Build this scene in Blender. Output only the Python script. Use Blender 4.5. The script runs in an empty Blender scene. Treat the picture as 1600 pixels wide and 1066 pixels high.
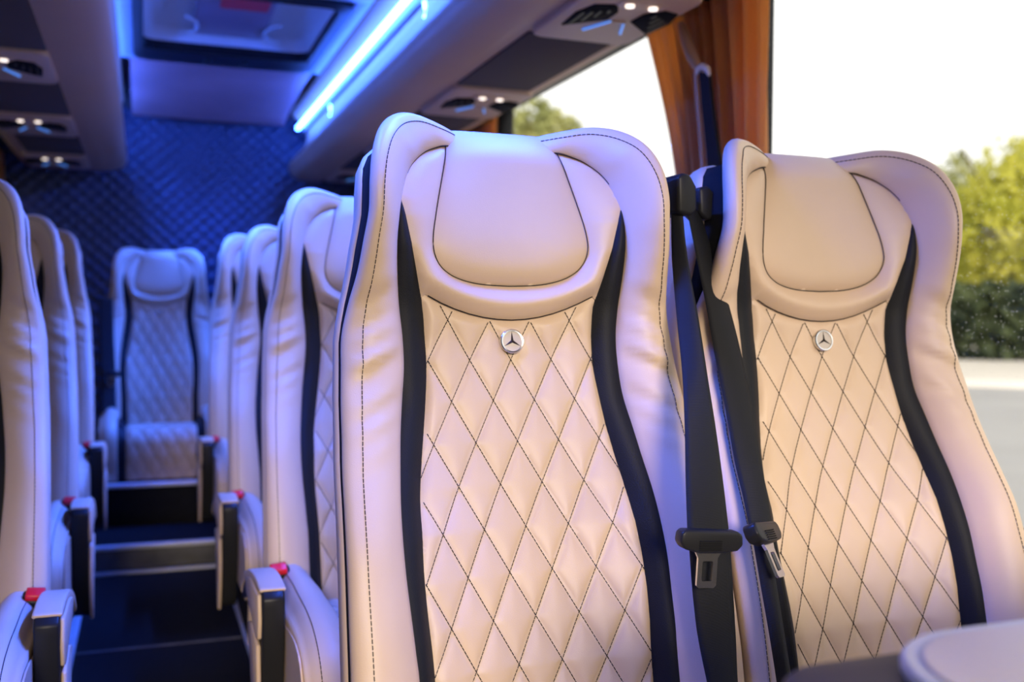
import bpy, bmesh, math, random
import numpy as np
from mathutils import Vector, Matrix
from mathutils.geometry import delaunay_2d_cdt
random.seed(7); rng = np.random.default_rng(7)
SC = bpy.context.scene
COL = SC.collection

# ------------------------------------------------------------------ camera, sky, sun, exposure
H = 0.95                                   # camera height over the aisle floor (floor z = 0)
cam = bpy.data.cameras.new('camera'); camo = bpy.data.objects.new('camera', cam); COL.objects.link(camo)
Rw = ((0.93792609, -0.34677053, 0.00669741), (-0.00308321, -0.02764548, -0.99961304), (0.34682149, 0.9375425, -0.02699859))
M = Matrix(((Rw[0][0], -Rw[1][0], -Rw[2][0], 0), (Rw[0][1], -Rw[1][1], -Rw[2][1], 0), (Rw[0][2], -Rw[1][2], -Rw[2][2], H), (0, 0, 0, 1)))
camo.matrix_world = M
cam.sensor_width = 36; cam.lens = 1560 / 1600 * 36; cam.clip_start = 0.02; cam.clip_end = 500
cam.dof.use_dof = True; cam.dof.focus_distance = 1.22; cam.dof.aperture_fstop = 3.3
SC.camera = camo

W = bpy.data.worlds.new('sky'); SC.world = W; W.use_nodes = True
bg = W.node_tree.nodes['Background']; bg.inputs[0].default_value = (1.0, 0.985, 0.96, 1); bg.inputs[1].default_value = 1.5
sun = bpy.data.lights.new('sun', 'SUN'); sun.energy = 3.7; sun.angle = math.radians(16); sun.color = (1.0, 0.84, 0.66)
suno = bpy.data.objects.new('sun', sun); COL.objects.link(suno)
suno.rotation_euler = Vector((0.15, 1.0, -0.285)).to_track_quat('-Z', 'Y').to_euler()
LED_BLUE = (0.03, 0.12, 1.0)
def led_area(name, x, dirx):
    l = bpy.data.lights.new(name, 'AREA'); l.shape = 'RECTANGLE'; l.size = 0.03; l.size_y = 4.16
    l.energy = 46; l.color = LED_BLUE; l.spread = math.radians(56)
    o = bpy.data.objects.new(name, l); COL.objects.link(o); o.location = (x, 3.04, H + 0.905)
    z = -Vector((dirx, 0, -1.35)).normalized(); y = Vector((0, 1, 0)); xx = y.cross(z)
    o.matrix_world = Matrix(((xx.x, y.x, z.x, x), (xx.y, y.y, z.y, 3.04), (xx.z, y.z, z.z, H + 0.905), (0, 0, 0, 1)))
led_area('led_wash_right', 0.725, -1); led_area('led_wash_left', -0.105, 1)
SC.view_settings.view_transform = 'Standard'; SC.view_settings.look = 'None'
SC.view_settings.exposure = 0.0; SC.view_settings.gamma = 1.0; SC.view_settings.use_curve_mapping = False

# ------------------------------------------------------------------ materials
def mat(name, col, rough=0.5, metal=0.0, noise=None, bump=None, emit=None, coat=0, sheen=0, trans=None):
    m = bpy.data.materials.new(name); m.use_nodes = True
    nt = m.node_tree; b = nt.nodes['Principled BSDF']
    b.inputs['Base Color'].default_value = (*col, 1); b.inputs['Roughness'].default_value = rough; b.inputs['Metallic'].default_value = metal
    if max(col) < .03: b.inputs['Specular IOR Level'].default_value = .18
    if coat: b.inputs['Coat Weight'].default_value = coat; b.inputs['Coat Roughness'].default_value = 0.15
    if sheen: b.inputs['Sheen Weight'].default_value = sheen
    tc = nt.nodes.new('ShaderNodeTexCoord')
    if noise:
        sc, amt = noise
        n = nt.nodes.new('ShaderNodeTexNoise'); n.inputs['Scale'].default_value = sc; n.inputs['Detail'].default_value = 4
        nt.links.new(tc.outputs['Object'], n.inputs['Vector'])
        r = nt.nodes.new('ShaderNodeMapRange'); r.inputs[1].default_value = .3; r.inputs[2].default_value = .7
        r.inputs[3].default_value = 1 - amt; r.inputs[4].default_value = 1 + amt
        nt.links.new(n.outputs['Fac'], r.inputs[0])
        x = nt.nodes.new('ShaderNodeVectorMath'); x.operation = 'SCALE'; x.inputs[0].default_value = col
        nt.links.new(r.outputs[0], x.inputs['Scale']); nt.links.new(x.outputs[0], b.inputs['Base Color'])
    if bump:
        kind, sc, st = bump
        if kind == 'voronoi':
            n = nt.nodes.new('ShaderNodeTexVoronoi'); out = 'Distance'
        else:
            n = nt.nodes.new('ShaderNodeTexNoise'); out = 'Fac'; n.inputs['Detail'].default_value = 3
        n.inputs['Scale'].default_value = sc; nt.links.new(tc.outputs['Object'], n.inputs['Vector'])
        bp = nt.nodes.new('ShaderNodeBump'); bp.inputs['Strength'].default_value = st; bp.inputs['Distance'].default_value = 0.001
        nt.links.new(n.outputs[out], bp.inputs['Height']); nt.links.new(bp.outputs[0], b.inputs['Normal'])
    if emit:
        b.inputs['Emission Color'].default_value = (*emit[0], 1); b.inputs['Emission Strength'].default_value = emit[1]
    if trans:
        b.inputs['Transmission Weight'].default_value = trans
    return m
def weave(name, col, sx, sy):
    m = mat(name, col, 0.55); nt = m.node_tree; b = nt.nodes['Principled BSDF']
    tc = nt.nodes.new('ShaderNodeTexCoord'); w = nt.nodes.new('ShaderNodeTexWave'); w.bands_direction = 'Z'
    w.inputs['Scale'].default_value = sy; nt.links.new(tc.outputs['Object'], w.inputs['Vector'])
    bp = nt.nodes.new('ShaderNodeBump'); bp.inputs['Strength'].default_value = .5; bp.inputs['Distance'].default_value = .0006
    nt.links.new(w.outputs['Fac'], bp.inputs['Height']); nt.links.new(bp.outputs[0], b.inputs['Normal'])
    return m
def glass(name, tint=.97):
    m = bpy.data.materials.new(name); m.use_nodes = True; nt = m.node_tree; nt.nodes.clear()
    o = nt.nodes.new('ShaderNodeOutputMaterial'); t = nt.nodes.new('ShaderNodeBsdfTransparent'); g = nt.nodes.new('ShaderNodeBsdfGlossy')
    g.inputs['Roughness'].default_value = 0.02; t.inputs[0].default_value = (tint, tint * 1.005, tint, 1)
    f0 = nt.nodes.new('ShaderNodeLayerWeight'); f0.inputs[0].default_value = .5; fp = nt.nodes.new('ShaderNodeMath'); fp.operation = 'POWER'; fp.inputs[1].default_value = 4; nt.links.new(f0.outputs['Facing'], fp.inputs[0])
    f = nt.nodes.new('ShaderNodeMath'); f.operation = 'MULTIPLY_ADD'; f.inputs[1].default_value = .12; f.inputs[2].default_value = .01; nt.links.new(fp.outputs[0], f.inputs[0])
    mx = nt.nodes.new('ShaderNodeMixShader'); nt.links.new(f.outputs[0], mx.inputs[0]); nt.links.new(t.outputs[0], mx.inputs[1]); nt.links.new(g.outputs[0], mx.inputs[2])
    # dust specks that dried on the pane
    tc = nt.nodes.new('ShaderNodeTexCoord'); v = nt.nodes.new('ShaderNodeTexVoronoi'); v.inputs['Scale'].default_value = 110
    nt.links.new(tc.outputs['Object'], v.inputs['Vector'])
    n = nt.nodes.new('ShaderNodeTexNoise'); n.inputs['Scale'].default_value = 6; nt.links.new(tc.outputs['Object'], n.inputs['Vector'])
    r = nt.nodes.new('ShaderNodeMapRange'); r.inputs[1].default_value = .22; r.inputs[2].default_value = .08; r.inputs[3].default_value = 0; r.inputs[4].default_value = .35
    nt.links.new(v.outputs['Distance'], r.inputs[0])
    mm = nt.nodes.new('ShaderNodeMath'); mm.operation = 'MULTIPLY'; nt.links.new(r.outputs[0], mm.inputs[0]); nt.links.new(n.outputs['Fac'], mm.inputs[1])
    d = nt.nodes.new('ShaderNodeBsdfTranslucent'); d.inputs[0].default_value = (.9, .9, .88, 1)
    m2 = nt.nodes.new('ShaderNodeMixShader'); nt.links.new(mm.outputs[0], m2.inputs[0]); nt.links.new(mx.outputs[0], m2.inputs[1]); nt.links.new(d.outputs[0], m2.inputs[2])
    nt.links.new(m2.outputs[0], o.inputs[0]); return m
def leafmat(name, a, b):
    m = bpy.data.materials.new(name); m.use_nodes = True; nt = m.node_tree; nt.nodes.clear()
    o = nt.nodes.new('ShaderNodeOutputMaterial'); d = nt.nodes.new('ShaderNodeBsdfDiffuse'); t = nt.nodes.new('ShaderNodeBsdfTranslucent')
    mx = nt.nodes.new('ShaderNodeMixShader'); mx.inputs[0].default_value = .4
    tc = nt.nodes.new('ShaderNodeTexCoord'); n = nt.nodes.new('ShaderNodeTexNoise'); n.inputs['Scale'].default_value = .7; nt.links.new(tc.outputs['Object'], n.inputs['Vector'])
    c = nt.nodes.new('ShaderNodeMix'); c.data_type = 'RGBA'; c.inputs[6].default_value = (*a, 1); c.inputs[7].default_value = (*b, 1)
    r = nt.nodes.new('ShaderNodeMapRange'); r.inputs[1].default_value = .38; r.inputs[2].default_value = .62; nt.links.new(n.outputs['Fac'], r.inputs[0]); nt.links.new(r.outputs[0], c.inputs[0])
    for s in (d, t): nt.links.new(c.outputs[2], s.inputs[0])
    nt.links.new(d.outputs[0], mx.inputs[1]); nt.links.new(t.outputs[0], mx.inputs[2]); nt.links.new(mx.outputs[0], o.inputs[0]); return m

LE = mat('beige_leather', (.59, .435, .31), .46, noise=(9, .03), bump=('voronoi', 900, .12))
BK = mat('black_leather', (.008, .0085, .012), .55, bump=('voronoi', 700, .25))
CORE = mat('black_felt', (.006, .006, .008), .9)
THREAD = mat('dark_thread', (.02, .017, .02), .7)
PLB = mat('black_plastic', (.014, .014, .016), .38, bump=('noise', 900, .1))
RED = mat('red_button', (.75, .012, .02), .3)
CHR = mat('polished_metal', (.75, .74, .72), .22, 1.0)
BADGE = mat('badge_face', (.50, .43, .37), .4, .4)
WEB = weave('belt_webbing', (.013, .0135, .016), 1, 330)
RACK = mat('rack_beige', (.52, .31, .20), .5, noise=(5, .03), bump=('noise', 500, .06))
FAB = mat('dark_fabric', (.07, .047, .042), .85, bump=('noise', 700, .4))
UNIT = mat('unit_plastic', (.55, .36, .25), .45)
CEIL = mat('ceiling_fabric', (.30, .30, .32), .5, bump=('noise', 400, .1))
GLOSS = mat('glossy_ceiling', (.58, .32, .33), .25, noise=(3, .12), coat=.4)  # pink base colour stands in for warm reflections on the panel
FLOOR = mat('black_vinyl', (.007, .007, .008), .75, noise=(30, .2), bump=('noise', 250, .2))
ALU = mat('aluminium_trim', (.72, .72, .72), .5, .3, noise=(20, .08))
RISER = mat('step_riser', (.10, .095, .09), .6, noise=(14, .3))
WALLM = mat('wall_fabric', (.16, .13, .125), .8, bump=('noise', 400, .3))
NAVY = mat('navy_leather', (.045, .066, .14), .42, bump=('voronoi', 300, .2))
CURT = mat('curtain_cloth', (.85, .46, .17), .75, sheen=.3, noise=(4, .08), bump=('noise', 600, .3))
_n = CURT.node_tree; _t = _n.nodes.new('ShaderNodeBsdfTranslucent'); _t.inputs[0].default_value = (.92, .55, .22, 1); _m = _n.nodes.new('ShaderNodeMixShader'); _m.inputs[0].default_value = .6
_n.links.new(_n.nodes['Principled BSDF'].outputs[0], _m.inputs[1]); _n.links.new(_t.outputs[0], _m.inputs[2]); _n.links.new(_m.outputs[0], _n.nodes['Material Output'].inputs[0])
WOOD = mat('dark_brown_plastic', (.035, .024, .022), .5, noise=(6, .15))
PAD = mat('pale_table_top', (.88, .75, .66), .4, noise=(8, .03))
RIM = mat('pale_rim', (.80, .78, .74), .45)
TUBE = mat('led_tube', (.8, .9, 1), .4, emit=((.035, .13, 1.0), 56.0))
LAMP = mat('reading_lamp', (1, .95, .85), .3, emit=((1, .86, .74), 1.6))
BLUEL = mat('blue_emissive', (.3, .6, 1), .3, emit=((.08, .30, 1), .6))
BLACKG = mat('black_gloss', (.005, .005, .007), .45)
DOME = mat('hatch_dome', (.55, .54, .56), .35)
GL = glass('window_glass'); GLT = glass('dimming_glass', .33)  # GLT: tint added to left and rear side windows to dim cabin daylight
SMOKE = mat('hatch_cover', (.20, .13, .17), .3)
REDL = mat('red_label', (.55, .02, .03), .5)
ASPH = mat('asphalt', (.33, .325, .32), .9, noise=(.6, .08))
PAVE = mat('pale_paving', (.56, .52, .46), .9, noise=(.3, .08))
BARK = mat('bark', (.16, .12, .09), .9)
WALLW = mat('pale_wall', (.72, .70, .66), .8, noise=(1, .06))
LEAF = [leafmat('leaf_yellow', (.44, .45, .07), (.62, .60, .12)), leafmat('leaf_olive', (.30, .33, .13), (.46, .47, .2)), leafmat('leaf_dark', (.05, .07, .05), (.11, .14, .07))]

# ------------------------------------------------------------------ helpers
def mesh(name, V, F, m, smooth=True):
    me = bpy.data.meshes.new(name); me.from_pydata([tuple(map(float, v)) for v in V], [], F)
    if smooth: me.polygons.foreach_set('use_smooth', [True] * len(me.polygons))
    me.materials.append(m); me.update(); return me
def fixn(me):
    bm = bmesh.new(); bm.from_mesh(me); bmesh.ops.recalc_face_normals(bm, faces=bm.faces); bm.to_mesh(me); bm.free(); return me
def obj(name, me, parent=None, loc=None, label=None):
    o = bpy.data.objects.new(name, me); COL.objects.link(o)
    if parent: o.parent = parent
    if loc: o.location = loc
    if label: o['label'] = label
    return o
def tag(o, label, cat, group=None):
    o['label'] = label; o['category'] = cat
    if group: o['group'] = group
    return o
def struct(o): o['kind'] = 'structure'; return o
def thing(name, label, cat, loc, group=None):
    o = bpy.data.objects.new(name, None); COL.objects.link(o); o.location = loc; o.empty_display_size = .1
    return tag(o, label, cat, group)
def grid(P, closeu=False, flip=False):
    """P[i][j] -> verts, faces"""
    n, m = len(P), len(P[0]); V = [p for r in P for p in r]; F = []
    for i in range(n - 1 + (1 if closeu else 0)):
        for j in range(m - 1):
            a, b, c, d = i * m + j, ((i + 1) % n) * m + j, ((i + 1) % n) * m + j + 1, i * m + j + 1
            F.append((a, d, c, b) if flip else (a, b, c, d))
    return V, F
class MB:
    def __init__(s): s.V = []; s.F = []
    def add(s, V, F):
        k = len(s.V); s.V += [tuple(v) for v in V]; s.F += [tuple(i + k for i in f) for f in F]; return s
    def box(s, x0, x1, y0, y1, z0, z1):
        return s.add([(x, y, z) for x in (x0, x1) for y in (y0, y1) for z in (z0, z1)], [(0, 1, 3, 2), (4, 6, 7, 5), (0, 4, 5, 1), (2, 3, 7, 6), (0, 2, 6, 4), (1, 5, 7, 3)])
    def tube(s, pts, r, n=6, cap=True):
        pts = [Vector(p) for p in pts]; rings = []
        up = Vector((0, 0, 1))
        for i, p in enumerate(pts):
            t = (pts[min(i + 1, len(pts) - 1)] - pts[max(i - 1, 0)]).normalized()
            a = t.cross(up)
            if a.length < 1e-4: a = t.cross(Vector((1, 0, 0)))
            a.normalize(); b = t.cross(a); rr = r[i] if isinstance(r, (list, tuple)) else r
            rings.append([p + (a * math.cos(q) + b * math.sin(q)) * rr for q in [2 * math.pi * k / n for k in range(n)]])
        V, F = [], []
        for R_ in rings: V += R_
        for i in range(len(rings) - 1):
            for k in range(n): F.append((i * n + k, i * n + (k + 1) % n, (i + 1) * n + (k + 1) % n, (i + 1) * n + k))
        if cap: F.append(tuple(range(n - 1, -1, -1))); F.append(tuple((len(rings) - 1) * n + k for k in range(n)))
        return s.add(V, F)
    def prism(s, poly, y0, y1, axis='y'):
        """poly of 2-D points; extruded along an axis ('y': poly=(x,z), 'x': poly=(y,z), 'z': poly=(x,y))"""
        n = len(poly); f = {'y': lambda p, t: (p[0], t, p[1]), 'x': lambda p, t: (t, p[0], p[1]), 'z': lambda p, t: (p[0], p[1], t)}[axis]
        V = [f(p, y0) for p in poly] + [f(p, y1) for p in poly]
        F = [tuple(range(n)), tuple(range(2 * n - 1, n - 1, -1))] + [(i, i + n, (i + 1) % n + n, (i + 1) % n) for i in range(n)]
        return s.add(V, F)
    def mesh(s, name, m, smooth=False, bevel=0, seg=2):
        me = mesh(name, s.V, s.F, m, smooth)
        bm = bmesh.new(); bm.from_mesh(me); bmesh.ops.recalc_face_normals(bm, faces=bm.faces)
        if bevel:
            ed = [e for e in bm.edges if len(e.link_faces) == 2 and e.calc_face_angle() > .5]
            bmesh.ops.bevel(bm, geom=ed, offset=bevel, segments=seg, profile=.5, affect='EDGES', clamp_overlap=True)
            for f in bm.faces: f.smooth = True
        if bevel or smooth:
            for e in bm.edges:
                if len(e.link_faces) == 2 and e.calc_face_angle() > .9: e.smooth = False
        bm.to_mesh(me); bm.free(); return me
def rrect(x0, x1, y0, y1, r, n=5):
    P = []
    for cx, cy, a in ((x1 - r, y1 - r, 0), (x0 + r, y1 - r, 90), (x0 + r, y0 + r, 180), (x1 - r, y0 + r, 270)):
        for k in range(n + 1):
            q = math.radians(a + 90 * k / n); P.append((cx + r * math.cos(q), cy + r * math.sin(q)))
    return P
def catmull(K, sub):
    K = np.array(K, float); out = []
    for i in range(len(K) - 1):
        p0, p1, p2, p3 = K[max(i - 1, 0)], K[i], K[i + 1], K[min(i + 2, len(K) - 1)]
        for k in range(sub):
            t = k / sub
            out.append(.5 * ((2 * p1) + (-p0 + p2) * t + (2 * p0 - 5 * p1 + 4 * p2 - p3) * t * t + (-p0 + 3 * p1 - 3 * p2 + p3) * t ** 3))
    out.append(K[-1]); return np.array(out)
def inpoly(P, poly):
    x, y = P[:, 0], P[:, 1]; r = np.zeros(len(P), bool); n = len(poly)
    for i in range(n):
        a, b = poly[i], poly[(i + 1) % n]
        c = ((a[1] > y) != (b[1] > y))
        with np.errstate(divide='ignore', invalid='ignore'):
            xx = (b[0] - a[0]) * (y - a[1]) / (b[1] - a[1] if b[1] != a[1] else 1e-12) + a[0]
        r ^= c & (x < xx)
    return r
def pdist(P, poly):
    d = np.full(len(P), 1e9); n = len(poly)
    for i in range(n):
        a, b = np.array(poly[i]), np.array(poly[(i + 1) % n]); ab = b - a
        t = np.clip(((P - a) @ ab) / max(ab @ ab, 1e-12), 0, 1)
        d = np.minimum(d, np.hypot(*(P - a - t[:, None] * ab).T))
    return d
def resample(poly, h):
    out = []; n = len(poly)
    for i in range(n):
        a, b = np.array(poly[i], float), np.array(poly[(i + 1) % n], float); L = np.hypot(*(b - a)); k = max(1, int(round(L / h)))
        for j in range(k): out.append(tuple(a + (b - a) * j / k))
    return out
def patch(poly, h, hole=None, extra=None):
    """fine triangulation of an outline; returns points (N,2), tris, distance to the outline"""
    poly = resample(poly, h); lo = np.min(poly, 0); hi = np.max(poly, 0); G = []
    ny = int((hi[1] - lo[1]) / (h * .866)) + 1
    for j in range(ny + 1):
        for i in range(int((hi[0] - lo[0]) / h) + 2): G.append((lo[0] + (i + .5 * (j % 2)) * h, lo[1] + j * h * .866))
    G = np.array(G); G = G[inpoly(G, poly)]; G = G[pdist(G, poly) > .55 * h]
    segs = [(i, (i + 1) % len(poly)) for i in range(len(poly))]; B = list(poly)
    if hole is not None:
        hole = resample(hole, h); k = len(B); B += hole; segs += [(k + i, k + (i + 1) % len(hole)) for i in range(len(hole))]
        G = G[~inpoly(G, hole)]; G = G[pdist(G, hole) > .55 * h]
    if extra is not None and len(extra):
        E_ = np.array(extra); E_ = E_[inpoly(E_, poly)]; E_ = E_[pdist(E_, poly) > .4 * h]
        keep = np.ones(len(G), bool)
        for s in range(0, len(G), 500):
            dd = np.hypot(G[s:s + 500, None, 0] - E_[None, :, 0], G[s:s + 500, None, 1] - E_[None, :, 1]).min(1); keep[s:s + 500] = dd > .6 * h
        G = np.vstack([G[keep], E_])
    P = [Vector(p) for p in B] + [Vector(p) for p in G]
    r = delaunay_2d_cdt(P, segs, [], 0, 1e-6)
    V = np.array([tuple(v) for v in r[0]]); T = [tuple(f) for f in r[2]]
    C = np.array([V[list(f)].mean(0) for f in T]); ok = inpoly(C, poly)
    if hole is not None: ok &= ~inpoly(C, hole)
    T = [f for f, k in zip(T, ok) if k]
    d = pdist(V, poly)
    if hole is not None: d = np.minimum(d, pdist(V, hole))
    return V, T, d

# ------------------------------------------------------------------ the place outside
def outside():
    g = MB(); g.add([(-120, -120, -.78), (200, -120, -.78), (200, 200, -.78), (-120, 200, -.78)], [(0, 1, 2, 3)])
    struct(obj('ground', g.mesh('ground', PAVE)))
    r = MB(); d = Vector((0.74, 0.67, 0)); n = Vector((.67, -.74, 0))
    for o0, o1 in ((-60, 19),):
        c = [d * a + n * b for a, b in ((-30, -150), (27, -150), (27, 150), (-30, 150))]
        r.add([(p.x, p.y, -.765) for p in c], [(0, 1, 2, 3)])
    struct(obj('road', r.mesh('road', ASPH)))
    k = MB(); c = [d * a + n * b for a, b in ((27, -150), (27.35, -150), (27.35, 150), (27, 150))]
    k.prism([(p.x, p.y) for p in c], -.78, -.6, 'z'); struct(obj('kerb', k.mesh('kerb', WALLW)))
    def tree(name, ang, dist, h, rx, mi, label, seed, zc=.62, trunk=.28, n=5200):
        a = math.radians(ang); x, y = dist * math.sin(a), dist * math.cos(a); rg = np.random.default_rng(seed)
        t = thing(name, label, 'tree', (x, y, -.78), 'trees beyond the road')
        b = MB(); b.tube([(0, 0, 0), (.1, 0, h * .3), (-.1, .1, h * .6), (0, 0, h * .85)], [trunk, trunk * .8, trunk * .5, .05], 8)
        for q in range(5):
            an = rg.uniform(0, 6.28); z = h * rg.uniform(.3, .55)
            b.tube([(0, 0, z), (math.cos(an) * rx * .35, math.sin(an) * rx * .35, z + h * .12), (math.cos(an) * rx * .65, math.sin(an) * rx * .65, z + h * .26)], [trunk * .4, trunk * .25, .03], 6)
        obj('trunk', b.mesh('trunk', BARK, True), t)
        K = rg.normal(size=(26, 3)); K /= np.linalg.norm(K, axis=1)[:, None]; K *= rg.uniform(.25, .85, (26, 1)); R_ = rg.uniform(.28, .46, 26)
        V, F = [], []
        S3 = np.array([rx, rx, h * (1 - zc) * 1.0]); c0 = np.array([0, 0, h * zc])
        for i in range(n):
            k_ = rg.integers(26); v = rg.normal(size=3); v /= np.linalg.norm(v); p = (K[k_] + v * R_[k_] * rg.uniform(.75, 1.05)) * S3 * .82 + c0
            if p[2] < h * .12: continue
            s = rg.uniform(.13, .30) * h / 11; e1 = rg.normal(size=3); e1 /= np.linalg.norm(e1); e2 = np.cross(e1, v); e2 /= max(np.linalg.norm(e2), 1e-6)
            j = len(V); V += [p - e1 * s, p + e2 * s * .55, p + e1 * s, p - e2 * s * .55]; F.append((j, j + 1, j + 2, j + 3))
        f = obj('foliage', mesh('foliage', V, F, LEAF[mi], False), t); f['kind'] = 'stuff'
    tree('leafy_tree', 46.8, 52, 11.6, 5.2, 0, 'tall yellow-green tree at the right edge of the front side window', 1, .50, n=8000)
    tree('leafy_tree', 42.0, 58, 11.2, 4.2, 0, 'yellow-green tree just right of the window seat headrest', 2, .50, n=7000)
    tree('leafy_tree', 49.8, 60, 13.5, 4.8, 1, 'olive tree furthest toward the front of the bus', 3, .58)
    tree('leafy_tree', 44.2, 72, 13.0, 3.2, 1, 'hazy olive tree rising behind the two yellow-green ones', 6, .6)
    tree('leafy_tree', 21.2, 46, 12.6, 3.3, 1, 'pale olive tree seen above the aisle seat headrest', 4, .62)
    tree('leafy_tree', 17.0, 50, 10.5, 3.6, 1, 'olive tree low behind the rear side window', 5, .6)
    def hedge(a0, a1, dist, h, label, seed):
        rg = np.random.default_rng(seed); V, F = [], []
        A = np.array([math.sin(math.radians(a0)), math.cos(math.radians(a0))]) * dist; B = np.array([math.sin(math.radians(a1)), math.cos(math.radians(a1))]) * dist
        dv = (B - A); L = np.linalg.norm(dv); dv /= L; nv = np.array([-dv[1], dv[0]])
        for i in range(4200):
            u, w, z = rg.uniform(0, L), rg.uniform(-.9, .9), h * rg.uniform(0, 1) ** .8
            w *= math.sqrt(max(0, 1 - (z / h) ** 4)); p = np.array([*(A + dv * u + nv * w), z - .78]); s = rg.uniform(.28, .5)
            e1 = rg.normal(size=3); e1 /= np.linalg.norm(e1); e2 = np.cross(e1, rg.normal(size=3)); e2 /= np.linalg.norm(e2)
            j = len(V); V += [p - e1 * s, p + e2 * s * .6, p + e1 * s, p - e2 * s * .6]; F.append((j, j + 1, j + 2, j + 3))
        o = obj('hedge', mesh('hedge', V, F, LEAF[2], False)); o['kind'] = 'stuff'; tag(o, label, 'hedge')
    hedge(36, 58, 46, 3.0, 'dark clipped hedge along the foot of the roadside trees', 11)
outside()

# ------------------------------------------------------------------ the bus shell
XL, XR = -.66, 1.28                  # inner wall faces
YF, YR = -1.30, 5.25                 # windscreen and rear wall
XC = .31
def mir(x): return 2 * XC - x
def shell():
    # floor
    f = MB(); f.box(XL - .05, XR + .05, YF, 3.87, -.06, 0); fl = struct(obj('floor', f.mesh('floor', FLOOR)))
    f = MB(); f.box(XL - .05, XR + .05, 3.87, YR, -.06, .094); fs = struct(obj('floor_step', f.mesh('floor_step', FLOOR)))
    f = MB(); f.box(XL - .05, XR + .05, 4.245, YR, .094, .258); fp = struct(obj('floor_podium', f.mesh('floor_podium', FLOOR)))
    m = MB(); m.box(-.225, .315, 3.858, 3.869, .014, .086); obj('riser_panel', m.mesh('riser_panel', RISER, bevel=.002), fs)
    m = MB(); m.box(-.2, .29, 4.236, 4.244, .1, .248); obj('riser_panel', m.mesh('riser_panel', FLOOR, bevel=.002), fp)
    def trim(n, *b):
        k = MB(); k.box(*b); struct(obj(n, k.mesh(n, ALU, bevel=.0025)))
    trim('trim_1', -.212, -.180, YF + .1, 3.868, .0005, .010)
    trim('trim_2', .272, .300, YF + .1, 3.868, .0005, .010)
    trim('trim_3', -.1795, .2715, 3.835, 3.868, .0005, .010)
    trim('trim_4', -.22, .31, 3.852, 3.882, .0865, .102)
    trim('trim_5', -.22, .31, 4.222, 4.262, .2495, .265)
    m = MB(); m.box(-.1795, .2715, 2.98, 2.992, .0003, .002); obj('floor_joint', m.mesh('floor_joint', RISER), fl)
    # side walls with window openings
    ZS, ZT = H - .36, H + .80
    wins = {XR: [(-1.18, 1.935), (2.16, 3.62), (3.80, 4.78)], XL: [(-1.18, 1.935), (2.16, 3.62), (3.80, 4.95)]}
    num = 1
    for X, nm in ((XR, 'wall_right'), (XL, 'wall_left')):
        s = 1 if X == XR else -1; x0, x1 = sorted((X, X + s * .06)); w = MB()
        w.box(x0, x1, YF, YR + .06, -.06, ZS); w.box(x0, x1, YF, YR + .06, ZT, H + 1.08)
        ys = [YF] + [v for p in wins[X] for v in p] + [YR + .06]
        for i in range(0, len(ys), 2): w.box(x0, x1, ys[i], ys[i + 1], ZS, ZT)
        struct(obj(nm, w.mesh(nm, WALLM)))
        for a, b in wins[X]:
            fr = MB(); t = .022; xa, xb = sorted((X - s * .006, X + s * .05))
            for bb in ((a, a + t, ZS, ZT), (b - t, b, ZS, ZT), (a + t, b - t, ZS, ZS + t), (a + t, b - t, ZT - t, ZT)): fr.box(xa, xb, *bb)
            wo = struct(obj('window_%d' % num, fr.mesh('window_frame', PLB, bevel=.003))); num += 1
            p = MB(); xc = X + s * .03; p.box(xc - .002, xc + .002, a + t, b - t, ZS + t, ZT - t); obj('pane', p.mesh('pane', GLT if X == XL or b > 4 else GL), wo)
    # windscreen wall
    w = MB(); w.box(XL, XR, YF - .06, YF, -.06, H - .38); w.box(XL, XR, YF - .06, YF, H + .985, H + 1.08)
    w.box(XL, XL + .07, YF - .06, YF, H - .38, H + .985); w.box(XR - .07, XR, YF - .06, YF, H - .38, H + .985)
    struct(obj('wall_front', w.mesh('wall_front', WALLM)))
    p = MB(); p.box(XL + .07, XR - .07, YF - .035, YF - .03, H - .38, H + .985); wo = struct(obj('window_%d' % num, p.mesh('windscreen', GL)))
    # rear wall with quilted padding
    w = MB(); w.box(XL, XR, YR, YR + .06, -.06, H + 1.08); wr = struct(obj('wall_rear', w.mesh('wall_rear', WALLM)))
    px, pz = .072, .066; NX, NZ = 170, 156; P = []
    for j in range(NZ + 1):
        z = .25 + (H + .99 - .25) * j / NZ; row = []
        for i in range(NX + 1):
            x = XL + .005 + (XR - XL - .01) * i / NX; a = (x / px + z / pz) % 1; b = (x / px - z / pz) % 1
            d = min(a, 1 - a, b, 1 - b); row.append((x, YR - .012 - .02 * (1 - math.exp(-d / .16)), z))
        P.append(row)
    V, F = grid(P); obj('quilted_padding', mesh('quilted_padding', V, F, NAVY), wr)
    # roof: flat centre, sloping glossy rear part, roof skin
    c = MB(); c.box(XL, XR, YF, YR + .06, H + 1.08, H + 1.12); struct(obj('ceiling_skin', c.mesh('ceiling_skin', WALLM)))
    HX0, HX1, HY0, HY1 = -.03, .65, 3.22, 4.20
    c = MB()
    c.box(mir(.70), .70, YF, HY0, H + 1.0, H + 1.04); c.box(mir(.70), HX0, HY0, HY1, H + 1.0, H + 1.04); c.box(HX1, .70, HY0, HY1, H + 1.0, H + 1.04); c.box(mir(.70), .70, HY1, 4.24, H + 1.0, H + 1.04)
    struct(obj('ceiling', c.mesh('ceiling', CEIL, bevel=.003)))
    P = []
    for j in range(25):
        t = j / 24; y = 4.242 + t * (5.10 - 4.242); z = H + 1.0 - .015 * t - .05 * t ** 2.2
        P.append([(-.045 + (.665 + .045) * i / 12, y, z - .004 * math.sin(math.pi * i / 12)) for i in range(13)])
    P2 = [[(x, y, z + .03) for x, y, z in r] for r in P]
    V, F = grid(P); V2, F2 = grid(P2, flip=True); mb = MB(); mb.add(V, F); mb.add(V2, F2)
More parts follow.
